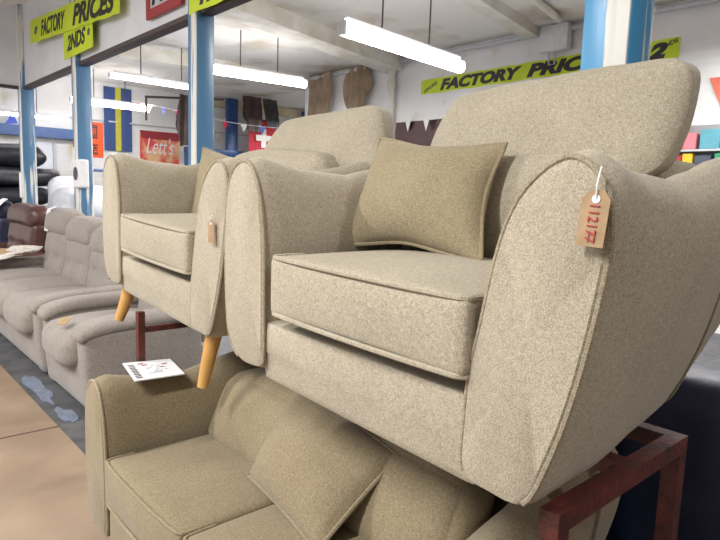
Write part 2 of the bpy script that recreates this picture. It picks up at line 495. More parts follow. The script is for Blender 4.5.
near = thing('armchair', 'nearest oatmeal tulip armchair raised on the red rack, with tag 112177', 'armchair', (.8125, .925, ZC-.50), group='armchairs on the red rack')
def make_armchair(root, mat):
    build_arm(NEAR, -1, root, 0, mat)
    build_arm(FAR, 1, root, 0, mat)
    bm = bmesh.new()
    def fn(p, t):
        q = (p.y+.30)/.65
        return (p.x+.012*max(0, -t.z)*max(0, -t.x), p.y, p.z+(.014+.026*q if t.z < 0 else .01*q))
    puff(bm, (.40, .02, .068), (.393, .34, .092), .010, (.004, 0, 0), n=8, fn=fn)
    obj('base', bm, mat, root)
    seat_cushion(root, -.314, .282, -.024, .50, .197, .340, mat, drop=.006)
    def shell(p, t):
        return (p.x+.05*t.z, p.y*(1-.03*t.z), p.z-.03*(t.y**2)*(t.z > 0))
    bm = bmesh.new()
    puff(bm, (.70, 0, .395), (.15, .40, .23), .05, (.02, .01, .01), n=10, fn=shell)
    obj('back', bm, mat, root)
    back_cushion(root, (.54, .0, .47), (.07, .335, .155), mat, .12)
make_armchair(near, M['oat'])

# the tall back pillow of the near chair
def tall_pillow(root, x, yb0, yb1, yt0, yt1, z0, z1, mat, th=.085, lean=.25, skew=.0, bul0=.014):
    """boxed back pillow; b = bottom edge ends, t = top edge ends (near side first)"""
    cz = (z0+z1)/2; hz = (z1-z0)/2
    def fn(p, t):
        v = (t.z+1)/2
        a, b = yb0+(yt0-yb0)*v, yb1+(yt1-yb1)*v
        bul = bul0*(1-t.z**2)
        y = (a+b)/2+((b-a)/2+bul)*(p.y)
        wr = noise.noise(Vector((p.x*9, p.y*3, p.z*9)))*.007
        return (p.x+lean*(p.z-cz)+wr, y, p.z+wr-skew*t.y*max(0, t.z))
    b = bmesh.new()
    bb = bmesh.new(); bmesh.ops.create_cube(bb, size=2)
    bmesh.ops.subdivide_edges(bb, edges=bb.edges[:], cuts=16, use_grid_fill=True)
    for v in bb.verts:
        t = Vector([math.sin(math.pi/2*max(-1, min(1, q))) for q in v.co])
        # squircle section in (y,z) with a pinched boxed border in x
        e = 7
        m = (abs(t.y)**e+abs(t.z)**e)**(1/e) if (abs(t.y)+abs(t.z)) > 0 else 1
        mx = max(abs(t.y), abs(t.z), 1e-6)
        sc = mx/m if m > 0 else 1
        yy, zz = t.y*sc, t.z*sc
        bx = th*(.22+.78*(max(0, (1-yy**4)*(1-zz**4)))**.5)
        p = Vector((x+t.x*bx, yy, cz+zz*hz))
        v.co = fn(p, Vector((t.x, yy, zz)))
    join(b, bb)
    return obj('back_pillow', b, mat, root)
tall_pillow(near, .59, -.365, .30, -.390, .245, .545, .815, M['oat'], th=.080, lean=.28, skew=.014, bul0=.026)

LEFTLOC = (.90, 2.150, ZC-.466)
leftc = dup(near, 'oatmeal tulip armchair with beech legs at the far end of the red rack', LEFTLOC, (R(1.7), 0, 0))
for ch in list(leftc.children):
    if ch.name.startswith('back_pillow'):
        bpy.data.objects.remove(ch)
tall_pillow(leftc, .68, -.53, .30, -.44, .19, .54, .80, M['oat'], th=.085, lean=.28, skew=.022, bul0=.02)
for sx, X0 in ((-1, .10), (1, .74)):
    for ya, yb, zb in ((-.325, -.315, -.205), (.455, .470, -.135)):
        pts = [(X0, ya, .07), (X0+sx*.025, (ya*.6+yb*.4), -.03), (X0+sx*.060, yb, zb)]
        obj('leg', T(cat(pts, k=4), .037, seg=16, r1=.019), M['wood'], leftc)

# scatter cushions on the chairs (loose: top-level)
def scatter(label, c00, c10, c11, c01, th, mat, seed, bow=.03, group='scatter cushions'):
    org = (Vector(c00)+Vector(c10))/2
    body, pipe = pillow_meshes(*[Vector(q)-org for q in (c00, c10, c11, c01)], th, bow, seed=seed)
    t = thing('scatter_cushion', label, 'cushion', org, group=group)
    obj('cover', body, mat, t); obj('piping', pipe, mat, t)
    return t
Z = lambda z: ZC+z
scatter('square oatmeal scatter cushion leaning in the nearest armchair', (1.11, 1.315, Z(-.148)), (1.12, .835, Z(-.150)), (1.26, .885, Z(.133)), (1.27, 1.345, Z(.168)), .19, M['oat_pillow'], 1, .03)
scatter('square oatmeal scatter cushion leaning in the far armchair', (1.20, 2.46, Z(-.115)), (1.22, 2.00, Z(-.125)), (1.37, 2.19, Z(.130)), (1.37, 2.68, Z(.190)), .14, M['oat_pillow'], 2)

# sofa under the rack: the same tulip design, two seats wide
SB = ZC-1.234
sofa = thing('sofa', 'oatmeal two seater tulip sofa on the floor under the red rack', 'sofa', (.65, 1.376, SB-0.0))
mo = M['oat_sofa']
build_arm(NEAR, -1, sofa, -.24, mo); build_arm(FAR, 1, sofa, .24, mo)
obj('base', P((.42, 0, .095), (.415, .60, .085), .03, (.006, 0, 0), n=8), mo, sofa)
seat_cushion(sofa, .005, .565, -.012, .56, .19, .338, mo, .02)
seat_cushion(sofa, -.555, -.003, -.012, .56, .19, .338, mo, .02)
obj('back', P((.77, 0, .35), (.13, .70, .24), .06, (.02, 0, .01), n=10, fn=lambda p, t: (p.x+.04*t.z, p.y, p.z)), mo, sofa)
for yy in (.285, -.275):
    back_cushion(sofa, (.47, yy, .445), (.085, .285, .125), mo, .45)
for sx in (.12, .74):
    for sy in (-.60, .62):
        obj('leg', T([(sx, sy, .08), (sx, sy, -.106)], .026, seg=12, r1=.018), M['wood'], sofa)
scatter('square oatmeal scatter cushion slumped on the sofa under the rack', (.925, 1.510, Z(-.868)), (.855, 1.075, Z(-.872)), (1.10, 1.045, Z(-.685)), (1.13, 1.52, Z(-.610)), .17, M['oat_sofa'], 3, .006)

# ------------------------------------------------------------------ red rack
rk = thing('steel_rack', 'red oxide steel rack holding two armchairs above the sofa', 'rack', (.87, .47, 0))
def bar(name, p, q, w=.036, par=None, mat=None):
    p, q = Vector(p), Vector(q); d = (q-p).normalized()
    a = Vector((0, 0, 1)) if abs(d.z) < .9 else Vector((1, 0, 0))
    u = d.cross(a).normalized()*w/2; v = d.cross(u).normalized()*w/2
    bm = bmesh.new(); loft(bm, [[e+u+v, e-u+v, e-u-v, e+u-v] for e in (p, q)])
    bmesh.ops.bevel(bm, geom=[e for e in bm.edges if len(e.link_faces) == 2 and e.calc_face_angle(0) > 1], offset=.003, segments=1, affect='EDGES')
    return obj(name, bm, mat or M['redsteel'], par or rk, smooth=False)
zt = ZC-.520
zf = ZC-.520+.080
for x in (0, .50):
    bar('upright', (x, 0, 0), (x, 0, zt-.018)); bar('upright', (x, 1.735, 0), (x, 1.735, zf-.03), .026)
bar('end_rail', (-.018, 0, zt), (.518, 0, zt)); bar('end_rail', (.018, 1.735, zf-.10), (.482, 1.735, zf-.10), .022)
bar('long_rail', (.50, .018, zt), (.50, 1.753, zf-.07)); bar('long_rail', (.34, .018, zt-.028), (.34, 1.753, zf-.075))

# ------------------------------------------------------------------ tags and papers
def price_tag(label, top, u, d, w, h, string_to, number, face):
    """luggage tag hanging from string: top = hole end, d = down direction, u = across"""
    u, d = Vector(u).normalized(), Vector(d).normalized()
    t = thing('price_tag', label, 'tag', top)
    pts = [(-w/2, -h), (w/2, -h), (w/2, -h*.16), (w*.24, 0), (-w*.24, 0), (-w/2, -h*.16)]
    obj('card', SH(pts, .0012, u, -d, (0, 0, 0)), M['kraft'], t, smooth=False)
    nor = u.cross(-d)
    obj('eyelet', T([nor*.0010+d*h*.16, nor*.0024+d*h*.16], w*.15, seg=14), M['white'], t)
    s = Vector(string_to)-Vector(top)
    obj('string', T(cat([nor*.002+d*h*.16, nor*.006+d*(-.004), s*.6+nor*.004, s], k=4), .0013, seg=6), M['white'], t)
    if number:
        for q in (.80, .955):
            e = d*h*(.27+.66*q-.018)+nor*.0030-u*w*.02
            obj('number', T([e-u*0-d*.004+u*-.001, e+d*.004+u*-.001], .0006, seg=5), M['redink'], t)
        lettering('number', number, h*.66, w*.36, d, u, Vector((0, 0, 0))+d*h*.60+nor*.0022+u*w*.0, M['redink'], t, 0, .0)
    return t
pt = price_tag('brown card tag with red number 112177 on the nearest armchair', (.792, .402, Z(.016)), (.02, -1, -.05), (-.06, .06, -1), .040, .078, (.800, .404, Z(.048)), '112177', 0)
price_tag('small brown card tag hanging on the far armchair', (.880, 1.668, Z(-.095)), (.3, -1, 0), (-.02, -.06, -1), .026, .070, (.886, 1.672, Z(-.078)), '', 0)

pp = thing('order_sheet', 'white printed sheet lying on the sofa arm', 'paper', (.842, 2.03, Z(-.662)), (0, .05, 0))
bm = bmesh.new()
sheet(bm, [(-.02, -.115), (.10, .085), (.02, .118), (-.10, -.090)], .004, (1, 0, 0), (0, 1, 0), (0, 0, 0))
q = [(.797, 2.195), (.977, 2.184), (.935, 1.968), (.752, 1.960)]
bm.free(); bm = bmesh.new()
sheet(bm, [(a-.842, b-2.03) for a, b in q][::-1], .004, (1, 0, 0), (0, 1, 0), (0, 0, 0))
obj('page', bm, M['paper'], pp, smooth=False)
bm = bmesh.new()
e0, e1 = Vector((q[3][0]-.842, q[3][1]-2.03, .0046)), Vector((q[0][0]-.842, q[0][1]-2.03, .0046))
ux = Vector((q[2][0]-q[3][0], q[2][1]-q[3][1], 0)).normalized(); uy = (e1-e0).normalized()
rr = random.Random(4)
for i in range(9):
    a = e0+uy*(.02+.021*i)+ux*.012
    w_ = .012+.012*rr.random()
    sheet(bm, [(0, 0), (.022, 0), (.022, .011), (0, .011)], .0004, ux, Vector((0, 0, 1)).cross(ux), a)
obj('printed_column', bm, M['inkgrey'], pp, smooth=False)
bm = bmesh.new()
for i in range(13):
    a = e0+uy*(.045+.125*rr.random())+ux*(.045+.085*rr.random())
    sheet(bm, [(0, 0), (.024*rr.random()+.008, .004), (.02*rr.random()+.008, .0065), (0, .003)], .0004, ux, Vector((0, 0, 1)).cross(ux), a)
obj('handwriting', bm, M['inkgrey'], pp, smooth=False)
for f_ in ((.06, .168), (.135, .155), (.05, .19)):
    a = e0+uy*f_[1]+ux*f_[0]
    obj('red_stamp', SH([(0, 0), (.022, .002), (.022, .012), (0, .010)], .0004, ux, Vector((0, 0, 1)).cross(ux), a), M['redink'], pp, smooth=False)

# ------------------------------------------------------------------ recliners
def recliner(name, label, cat_, y0, y1, seats, mat, group=None, x0=1.05, backz=1.06, mat_back=None):
    L_ = y1-y0; aw = .17
    t = thing(name, label, cat_, (x0, y0, 0), group=group)
    obj('base', P((.40, L_/2, .19), (.385, L_/2-.02, .15), .03, n=6), mat, t)
    for s, yc in ((-1, aw/2), (1, L_-aw/2)):
        a = obj('arm', P((.36, yc, .27), (.36, aw/2, .255), .035, (.012, .008, 0), n=8, fn=lambda p, tt: (p.x+.03*(1-p.z/.5)*(tt.x < 0), p.y, p.z)), mat, t)
        def capf(p, tt):
            return (p.x, p.y, p.z-.05*max(0, -tt.x)**3+.02*max(0, tt.x))
        obj('arm_pad', P((.36, yc, .53), (.385, aw/2+.012, .042), .04, (.01, .0, .012), n=8, fn=capf), mat, a)
    w = (L_-2*aw)/seats
    for i in range(seats):
        yc = aw+w*(i+.5)
        def sf(p, tt):
            return (p.x-.015*math.cos(tt.y*1.5), p.y, p.z-.035*max(0, -tt.x)**2)
        obj('seat_cushion', P((.30, yc, .385), (.35, w/2-.004, .105), .075, (.012, .0, .018), n=10, fn=sf), mat, t)
        def bf(p, tt):
            # padded back with a tufted waist
            tu = 0
            for uy in (-.45, .45):
                for uz in (-.15,):
                    d2 = ((tt.y-uy)/.16)**2+((tt.z-uz)/.16)**2
                    tu += math.exp(-d2)
            tu += .55*math.exp(-((tt.z+.15)/.10)**2)
            return (p.x+.15*(p.z-.40)+.035*tu*(tt.x < 0), p.y, p.z)
        obj('backrest', P((.66, yc, .66), (.10, w/2-.003, .24), .06, (.02, .0, .0), n=16, fn=bf), mat, t)
        dzs = .045*(seats-1-i) if seats > 1 else 0
        def hf(p, tt, dzs=dzs):
            return (p.x+.15*(p.z-.40), p.y, p.z+.012*math.cos(tt.y*1.57)-dzs*(p.z > .6))
        obj('headrest', P((.635, yc, .955), (.115, w/2-.002, .125), .095, (.015, .0, .01), n=10, fn=hf), mat_back or mat, t)
    bk = B(.73, .79, .10, L_-.10, .06, .82, .02)
    for v in bk.verts: v.co.x += .10*max(0, v.co.z-.40)
    obj('back_panel', bk, mat, t)
    return t
recliner('recliner_chair', 'beige corduroy recliner armchair standing below the far armchair', 'armchair', 3.47, 4.37, 1, M['cord'], 'beige corduroy recliners')
recliner('recliner_sofa', 'long beige corduroy recliner sofa with three headrests', 'sofa', 4.46, 6.86, 3, M['cord'], 'beige corduroy recliners')
recliner('leather_recliner', 'brown leather recliner beyond the beige recliner sofa', 'armchair', 7.02, 8.50, 1, M['leather'], x0=1.05)
recliner('leather_recliner', 'dark navy leather recliner at the far end of the row', 'armchair', 8.60, 9.70, 1, M['navy'], x0=1.02)
# ticket on the headrest, orange tag, newspapers on arm
def ribbon(name, label, pts, w, mat, cat_):
    bm = bmesh.new(); pts = [Vector(p) for p in pts]
    d = Vector((0, 1, 0))*w/2
    loft(bm, [[p-d, p+d, p+d+Vector((-.003, 0, .003)), p-d+Vector((-.003, 0, .003))] for p in pts])
    return tag(obj(name, bm, mat), label, cat_)
ribbon('ticket', 'white paper ticket hanging over the end of the beige recliner sofa back', [(1.75, 6.58, 1.105), (1.69, 6.58, 1.075), (1.665, 6.58, .97), (1.655, 6.58, .86)], .12, M['paper'], 'ticket')
ribbon('ticket', 'white paper ticket on the dark navy recliner headrest', [(1.75, 8.80, 1.12), (1.70, 8.78, 1.09), (1.60, 8.76, .98)], .30, M['paper'], 'ticket')
tag(obj('swing_tag', SH([(-.03, -.045), (.03, -.045), (.035, .03), (0, .05), (-.03, .03)], .003, (.7, -.7, 0), (.6, .6, .35), (1.045, 3.83, .516)), M['kraft'], smooth=False), 'orange brown card tag on the beige recliner seat', 'tag')
npz = [(1.20, 6.62, .600), (1.34, 6.70, .612), (1.25, 6.75, .606), (1.48, 6.68, .616)]
for i, (x, y, z) in enumerate(npz):
    an = [.3, -.5, .15, .9][i]
    bm = P((0, 0, 0), (.20-.03*i, .13, .006+.002*(i % 2)), .005, (0, 0, .008), n=6, fn=lambda p, t: (p.x, p.y, p.z+.018*math.sin(p.x*17+p.y*9)))
    o = obj('newspaper', bm, M['newsprint'] if i != 2 else M['kraft'])
    o.location = (x, y, z+.014+.016*i); o.rotation_euler = (0, 0, an)
    tag(o, ['crumpled newspaper at the front of the pile on the recliner sofa arm', 'folded newspaper in the middle of the pile on the recliner sofa arm', 'brown paper sheet in the pile on the recliner sofa arm', 'newspaper at the back of the pile beside the headrest'][i], 'newspaper', 'papers on the sofa arm')
# torn film on the floor
def scrapbit(label, cx, cy, rx, ry, seed):
    rr = random.Random(seed); pts = []
    for k in range(16):
        a = 2*math.pi*k/16; f = .65+.5*rr.random()
        pts.append((rx*f*math.cos(a), ry*f*math.sin(a)))
    tag(obj('film_scrap', SH(pts, .004, (1, 0, 0), (0, 1, 0), (cx, cy, .0005)), M['scrap'], smooth=False), label, 'scrap', 'film scraps on the floor')
scrapbit('large pale blue torn film scrap on the grey floor before the recliners', .98, 4.22, .055, .38, 1)
scrapbit('small pale blue torn film scrap by the nearest recliner base', .985, 3.62, .045, .16, 2)
scrapbit('pale blue torn film scrap at the far left floor edge', .96, 5.75, .06, .35, 3)

# ------------------------------------------------------------------ navy sofa behind the near chair
nv = thing('navy_sofa', 'dark navy leather sofa backing onto the red rack in the shadows', 'sofa', (2.12, 1.50, 0))
obj('back', P((.14, 0, .39), (.13, 1.0, .37), .07, (.01, 0, .015), n=10), M['navy'], nv)
obj('base', P((.55, 0, .22), (.45, 1.0, .16), .04, n=6), M['navy'], nv)
for s in (-1, 1):
    obj('arm', P((.55, s*.93, .32), (.45, .11, .30), .06, n=8), M['navy'], nv)
    obj('seat_cushion', P((.60, s*.41, .44), (.38, .40, .09), .05, (.01, 0, .02), n=8), M['navy'], nv)
for sx in (.1, .9):
    for sy in (-.85, .85): obj('foot', T([(sx, sy, 0), (sx, sy, .08)], .03), M['ink'], nv)

# ------------------------------------------------------------------ yellow banners and signs
def banner(label, y0, y1, zc0, zc1, h, x, texts, slack=.0):
    """long paper banner on a wall facing the aisle, y0 = its left end"""
    L_ = y0-y1
    t = thing('price_banner', label, 'banner', (x, (y0+y1)/2, (zc0+zc1)/2), group='yellow price banners')
    sl = (zc1-zc0)/L_
    rt = Vector((0, -1, sl)).normalized(); up = Vector((0, sl, 1)).normalized()
    bm = bmesh.new(); n = 24; top = []; bot = []
    pts = [(-L_/2+L_*i/n, -h/2+.006*math.sin(i*1.7)) for i in range(n+1)]+[(L_/2-L_*i/n, h/2+.006*math.sin(i*2.3)) for i in range(n+1)]
    obj('paper_strip', SH(pts, .004, rt, up, (0, 0, 0)), M['yellow'], t, smooth=False)
    nor = rt.cross(up)
    for (txt, a0, a1, hh, off, rot, mat, bold) in texts:
        lettering('lettering', txt, (a1-a0), hh, rt, up, rt*((a0+a1)/2-L_/2)+up*off+nor*.006, mat, t, .28, bold, rot=rot)
    return t
banner('long yellow FACTORY PRICES banner on the far white wall', 6.535, 2.77, Z(1.647), Z(1.685), .215, 6.996,
       [('FACTORY', .38, 1.80, .165, 0, 0, M['ink'], .06), ('PRICES', 1.87, 3.05, .17, 0, 0, M['ink'], .06), ('GENUINE', .05, .34, .05, -.01, R(24), M['ink'], .02),
        ('2', 3.42, 3.64, .175, -.01, 0, M['ink'], .07), ('NDS', 3.60, 3.75, .05, .06, R(14), M['ink'], .03)])
banner('yellow FACTORY PRICES banner high on the white partition above the small yellow sign', 7.95, 5.15, Z(1.71), Z(1.515), .25, 1.900,
       [('*', .18, .32, .09, .0, 0, M['inkgrey'], .02), ('FACTORY', .46, 1.33, .17, 0, 0, M['ink'], .03), ('PRICES', 1.57, 2.70, .19, 0, 0, M['ink'], .04)])
banner('yellow FACTORY PRICES banner hanging above the middle post', 3.86, .9, Z(1.245), Z(1.26), .24, 1.875,
       [('FACTORY', .15, 1.3, .18, 0, 0, M['ink'], .04), ('PRICES', 1.5, 2.7, .18, 0, 0, M['ink'], .04)])
sg = thing('yellow_sign', 'small square yellow sign hung under the partition banner', 'sign', (1.911, 6.29, Z(1.385)))
obj('paper_sheet', SH(rect(.87, .30), .004, LEFT, UP, (0, 0, 0)), M['yellow'], sg, smooth=False)
lettering('lettering', '2NDS', .56, .15, LEFT, UP, (-.006, 0.04, -.01), M['ink'], sg, .28, .03)
lettering('lettering', '*', .08, .07, LEFT, UP, (-.006, -.33, .0), M['inkgrey'], sg, 0, .02)
rs = thing('framed_sign', 'red framed sign high on the white partition', 'sign', (1.945, 4.42, Z(1.262)))
bm = bmesh.new(); W_, H_, fr = .60, .72, .07
box(bm, -.012, .012, -W_/2, W_/2, 0, fr, .003, 1); box(bm, -.012, .012, -W_/2, W_/2, H_-fr, H_, .003, 1)
box(bm, -.012, .012, -W_/2, -W_/2+fr, fr, H_-fr, .003, 1); box(bm, -.012, .012, W_/2-fr, W_/2, fr, H_-fr, .003, 1)
obj('frame', bm, M['red'], rs, smooth=False)
obj('panel', B(-.004, .004, -W_/2+fr-.004, W_/2-fr+.004, fr-.004, H_-fr+.004), M['lightgrey'], rs, smooth=False)
lettering('lettering', 'A', .20, .5, LEFT, UP, (-.006, .10, H_*.47), M['ink'], rs, 0, .05)
lettering('lettering', 'Y', .16, .5, LEFT, UP, (-.006, -.12, H_*.47), M['ink'], rs, 0, .03)

# ------------------------------------------------------------------ fluorescent lights
def light(label, p, q, mat, r=.036, power=0):
    p, q = Vector(p), Vector(q); L_ = (q-p).length; a = math.atan2(q.y-p.y, q.x-p.x)
    t = thing('fluorescent_light', label, 'light', (p+q)/2, (0, 0, a), 'hanging fluorescent lights')
    obj('housing', P((0, 0, r+.016), (L_/2-.04, .030, .020), .008, n=4), M['white'], t)
    obj('tube', T([(-L_/2, 0, 0), (L_/2, 0, 0)], r, seg=14), mat, t)
    for s in (-1, 1):
        obj('end_cap', P((s*(L_/2+.008), 0, .0), (.012, r*.8, r*.9), .006, n=3), M['white'], t)
    for f_ in (-.22, .18):
        obj('rod', T([(f_*L_, 0, r+.05), (f_*L_, 0, CEIL-(p.z+q.z)/2)], .008, seg=6), M['darkstrip'], t)
    return t
light('large bright fluorescent light left of the far yellow banner', (3.17, 3.84, Z(1.30)), (4.88, 4.04, Z(1.30)), M['tube'], .060)
light('bright fluorescent light just right of the middle blue post', (4.0, 7.56, Z(1.58)), (5.43, 7.42, Z(1.58)), M['tube'], .058)
light('upper cool fluorescent light left of the middle blue post', (3.215, 9.16, Z(1.58)), (4.85, 9.2, Z(1.58)), M['tubecool'], .036)
light('lower fluorescent light crossing in front of the blue and yellow flag', (3.56, 12.2, Z(1.55)), (5.04, 12.2, Z(1.55)), M['tube'], .055)
light('thin distant fluorescent light low at the far left', (1.9, 12.7, Z(1.20)), (3.66, 12.7, Z(1.25)), M['tubecool'], .03)

# ------------------------------------------------------------------ flags, posters and boards on the end wall
fl = thing('wall_flag', 'blue flag with one upright yellow stripe on the end wall', 'flag', (4.88, 13.475, Z(1.41)))
def wavy(bm, w, z0, z1, x0, amp, ph, nx=14, nz=16, th=.006):
    f = {}
    for s in (0, 1):
        for i in range(nx+1):
            for j in range(nz+1):
                x = x0+w*i/nx; z = z0+(z1-z0)*j/nz
                f[(s, i, j)] = bm.verts.new((x, -amp*(1+math.sin(x*14+ph+.6*z))-s*th, z))
    for s in (0, 1):
        for i in range(nx):
            for j in range(nz): bm.faces.new((f[(s, i, j)], f[(s, i+1, j)], f[(s, i+1, j+1)], f[(s, i, j+1)]))
    for i in range(nx):
        for j in (0, nz): bm.faces.new((f[(0, i, j)], f[(0, i+1, j)], f[(1, i+1, j)], f[(1, i, j)]))
    for j in range(nz):
        for i in (0, nx): bm.faces.new((f[(0, i, j)], f[(0, i, j+1)], f[(1, i, j+1)], f[(1, i, j)]))
    return bm
obj('blue_field', wavy(bmesh.new(), .245, -.67, .67, -.30, .012, 0), M['flagblue'], fl)
obj('yellow_stripe', wavy(bmesh.new(), .115, -.67, .67, -.055, .012, 0, nx=6), M['flagyellow'], fl)
obj('blue_field', wavy(bmesh.new(), .24, -.67, .67, .06, .012, 0), M['flagblue'], fl)
og = thing('orange_sign', 'narrow orange sign with upright black writing left of the flag', 'sign', (4.42, 13.499, Z(.94)))
obj('paper_sheet', SH(rect(.30, .74), .004, EAST, UP, (0, 0, 0)), M['orange'], og, smooth=False)
lettering('lettering', 'SETTEE', .30, .10, (0, 0, -1), (1, 0, 0), (-.02, -.007, .17), M['ink'], og, .1, .04)
lettering('lettering', 'SALE', .24, .10, (0, 0, -1), (1, 0, 0), (-.02, -.007, -.20), M['ink'], og, .1, .04)
ps = thing('poster', 'red and peach poster with white script on the end wall', 'poster', (5.83, 13.499, Z(.86)))
obj('print', SH(rect(.93, .76), .006, EAST, UP, (0, 0, 0)), M['peach'], ps, smooth=False)
lettering('lettering', 'Lett\'s', .66, .36, EAST, UP, (0, -.010, .06), M['white'], ps, .35, .0)
obj('red_band', SH([(-.43, .20), (.465, .20), (.465, .38), (-.465, .38)], .003, EAST, UP, (0, -.006, 0)), M['red'], ps, smooth=False)
# silver tinsel bundle under dark hide
tn = bmesh.new(); rr = random.Random(9)
for k in range(40):
    a = Vector((6.62+.25*rr.random(), 13.40, Z(1.0-.35*rr.random())))
    b_ = a+Vector((rr.uniform(-.28, .28), rr.uniform(-.1, .05), rr.uniform(-.3, .1)))
    tube(tn, [a, (a+b_)/2+Vector((0, 0, .03)), b_], .012, seg=5)
o = tag(obj('tinsel', tn, M['lightgrey']), 'silver tinsel bunch beside the red and peach poster', 'tinsel'); o['kind'] = 'stuff'

def hide_cloth(name, label, org, right, prof, mat, amp=.05, fr=22, seed=0, group=None):
    """hanging hide: prof = list of (z, left, right) with z downward from top"""
    right = Vector(right).normalized(); nor = right.cross(Vector((0, 0, 1)))
    bm = bmesh.new(); nx = 18; nz = len(prof)*4; g = {}
    tab = cat([(p[0], p[1], p[2]) for p in prof], k=4); nz = len(tab)-1
    for s in (0, 1):
        for j, (z, a, b) in enumerate(tab):
            for i in range(nx+1):
                u = i/nx; x = a+(b-a)*u
                rag = .03*noise.noise(Vector((x*9+seed, z*9, seed))) * (1 if j == nz or i in (0, nx) else 0)
                d = amp*(.5+.5*math.sin(x*fr+seed+1.2*z))+amp*.5*noise.noise(Vector((x*4, z*3, seed)))
                g[(s, i, j)] = bm.verts.new(right*(x+rag)+Vector((0, 0, -z+rag))+nor*(d+s*.008+.02))
    for s in (0, 1):
        for i in range(nx):
            for j in range(nz): bm.faces.new((g[(s, i, j)], g[(s, i+1, j)], g[(s, i+1, j+1)], g[(s, i, j+1)]))
    for i in range(nx):
        for j in (0, nz): bm.faces.new((g[(0, i, j)], g[(0, i+1, j)], g[(1, i+1, j)], g[(1, i, j)]))
    for j in range(nz):
        for i in (0, nx): bm.faces.new((g[(0, i, j)], g[(0, i, j+1)], g[(1, i, j+1)], g[(1, i, j)]))
    o = obj(name, bm, mat); o.location = org
    return tag(o, label, 'hide', group)
G = 'hides hung on the wall'
hide_cloth('hanging_hide', 'broad straight tan hide hanging at the corner of the far wall', (6.96, 9.30, CEIL-.02), LEFT, [(0, .02, .50), (.5, 0, .50), (.75, -.02, .44), (1.1, -.04, .40), (1.6, -.06, .40)], M['hide'], .04, 20, 1, G)
hide_cloth('hanging_hide', 'narrow ragged tan hide overlapping the broad one at the corner of the far wall', (6.90, 8.76, CEIL-.02), LEFT, [(0, .0, .18), (.2, -.04, .24), (.45, .0, .22), (.7, -.03, .12), (.95, -.04, .04)], M['hide'], .05, 26, 2, G)
hide_cloth('hanging_hide', 'tan hide hanging left of the white downpipe', (6.96, 8.28, CEIL-.04), LEFT, [(0, .05, .36), (.3, -.03, .38), (.6, .02, .30), (.85, .18, .26)], M['hide'], .05, 24, 3, G)
hide_cloth('hanging_hide', 'folded tan hide nearest to the white downpipe', (6.93, 7.99, CEIL-.02), LEFT, [(0, .08, .36), (.35, .05, .42), (.6, .05, .30), (1.0, -.10, .30), (1.22, -.12, .24)], M['hide'], .07, 30, 4, G)
hide_cloth('hanging_hide', 'dark brown hide hanging left under the bright light by the swiss flag', (7.36, 12.4, Z(2.13)), EAST, [(0, -.06, .40), (.4, -.04, .46), (.6, .02, .48), (.78, .06, .44)], M['hidedark'], .06, 22, 5, 'dark hides hung in the recess')
hide_cloth('hanging_hide', 'blackish hide hanging right of the dark brown one over the red flag', (7.88, 12.4, Z(2.13)), EAST, [(0, -.04, .34), (.3, .0, .38), (.5, .02, .40), (.66, .08, .36)], M['hideblack'], .06, 20, 6, 'dark hides hung in the recess')
hide_cloth('hanging_hide', 'dark maroon hide hanging from rail beside the middle blue post', (4.86, 10.5, Z(1.66)), EAST, [(0, .02, .26), (.3, -.03, .30), (.6, -.05, .28), (.9, .04, .20)], M['hidedark'], .06, 26, 7, 'dark hides hung in the recess')
hr = thing('hanging_rail', 'dark steel rail holding the maroon hide', 'rail', (4.9, 10.52, Z(1.56)))
obj('bar', T([(-.62, .0, -.02), (.9, 0, .12)], .02), M['darkstrip'], hr)
obj('strut', T([(-.60, 0, -.02), (-.60, 0, -.42)], .02), M['darkstrip'], hr)
obj('hanger', T([(.2, 0, .06), (.2, 0, CEIL-Z(1.76))], .008), M['darkstrip'], hr)

# swiss flag
sw = thing('wall_flag', 'red flag with white cross hanging below the dark hides', 'flag', (8.10, 12.85, Z(1.27)))
obj('red_field', wavy(bmesh.new(), .82, -.50, .42, -.36, .02, 1), M['flagred'], sw)
cr = bmesh.new(); box(cr, -.02, .12, -.062, -.052, -.24, .22, .002, 1); box(cr, -.17, .27, -.063, -.053, -.08, .06, .002, 1)
obj('white_cross', cr, M['flagwhite'], sw, smooth=False)
obj('flag_pole', T([(-.40, .0, .43), (.5, .0, .43)], .015), M['darkstrip'], sw)
obj('hanger', T([(0, 0, .43), (0, 0, CEIL-Z(1.28))], .008), M['darkstrip'], sw)
# blue stanchion and bench in the recess
bs = thing('storage_rack', 'dark blue steel storage rack standing in the far recess', 'rack', (7.50, 13.2, 0))
obj('upright', B(-.14, .14, -.06, .06, 0, Z(2.15)-0.0, .01), M['bluesteel'], bs)
obj('shelf_beam', B(-1.2, 2.2, -.08, .08, Z(.80), Z(.93), .01), M['bluesteel'], bs)
obj('upright', B(2.1, 2.2, -.06, .06, 0, Z(2.1), .01), M['bluesteel'], bs)
obj('upright', B(-1.2, -1.1, -.06, .06, 0, Z(.8), .01), M['bluesteel'], bs)
struct('door_1', B(2.95, 3.55, 13.44, 13.50, 0, Z(.78), .01), M['panel'])
struct('trim_11', B(3.55, 3.62, 13.42, 13.50, 0, Z(.80), .005), M['lightgrey'])
struct('trim_12', B(-3.1, 10.3, 13.46, 13.50, Z(1.34), Z(1.37), .005), M['lightgrey'])

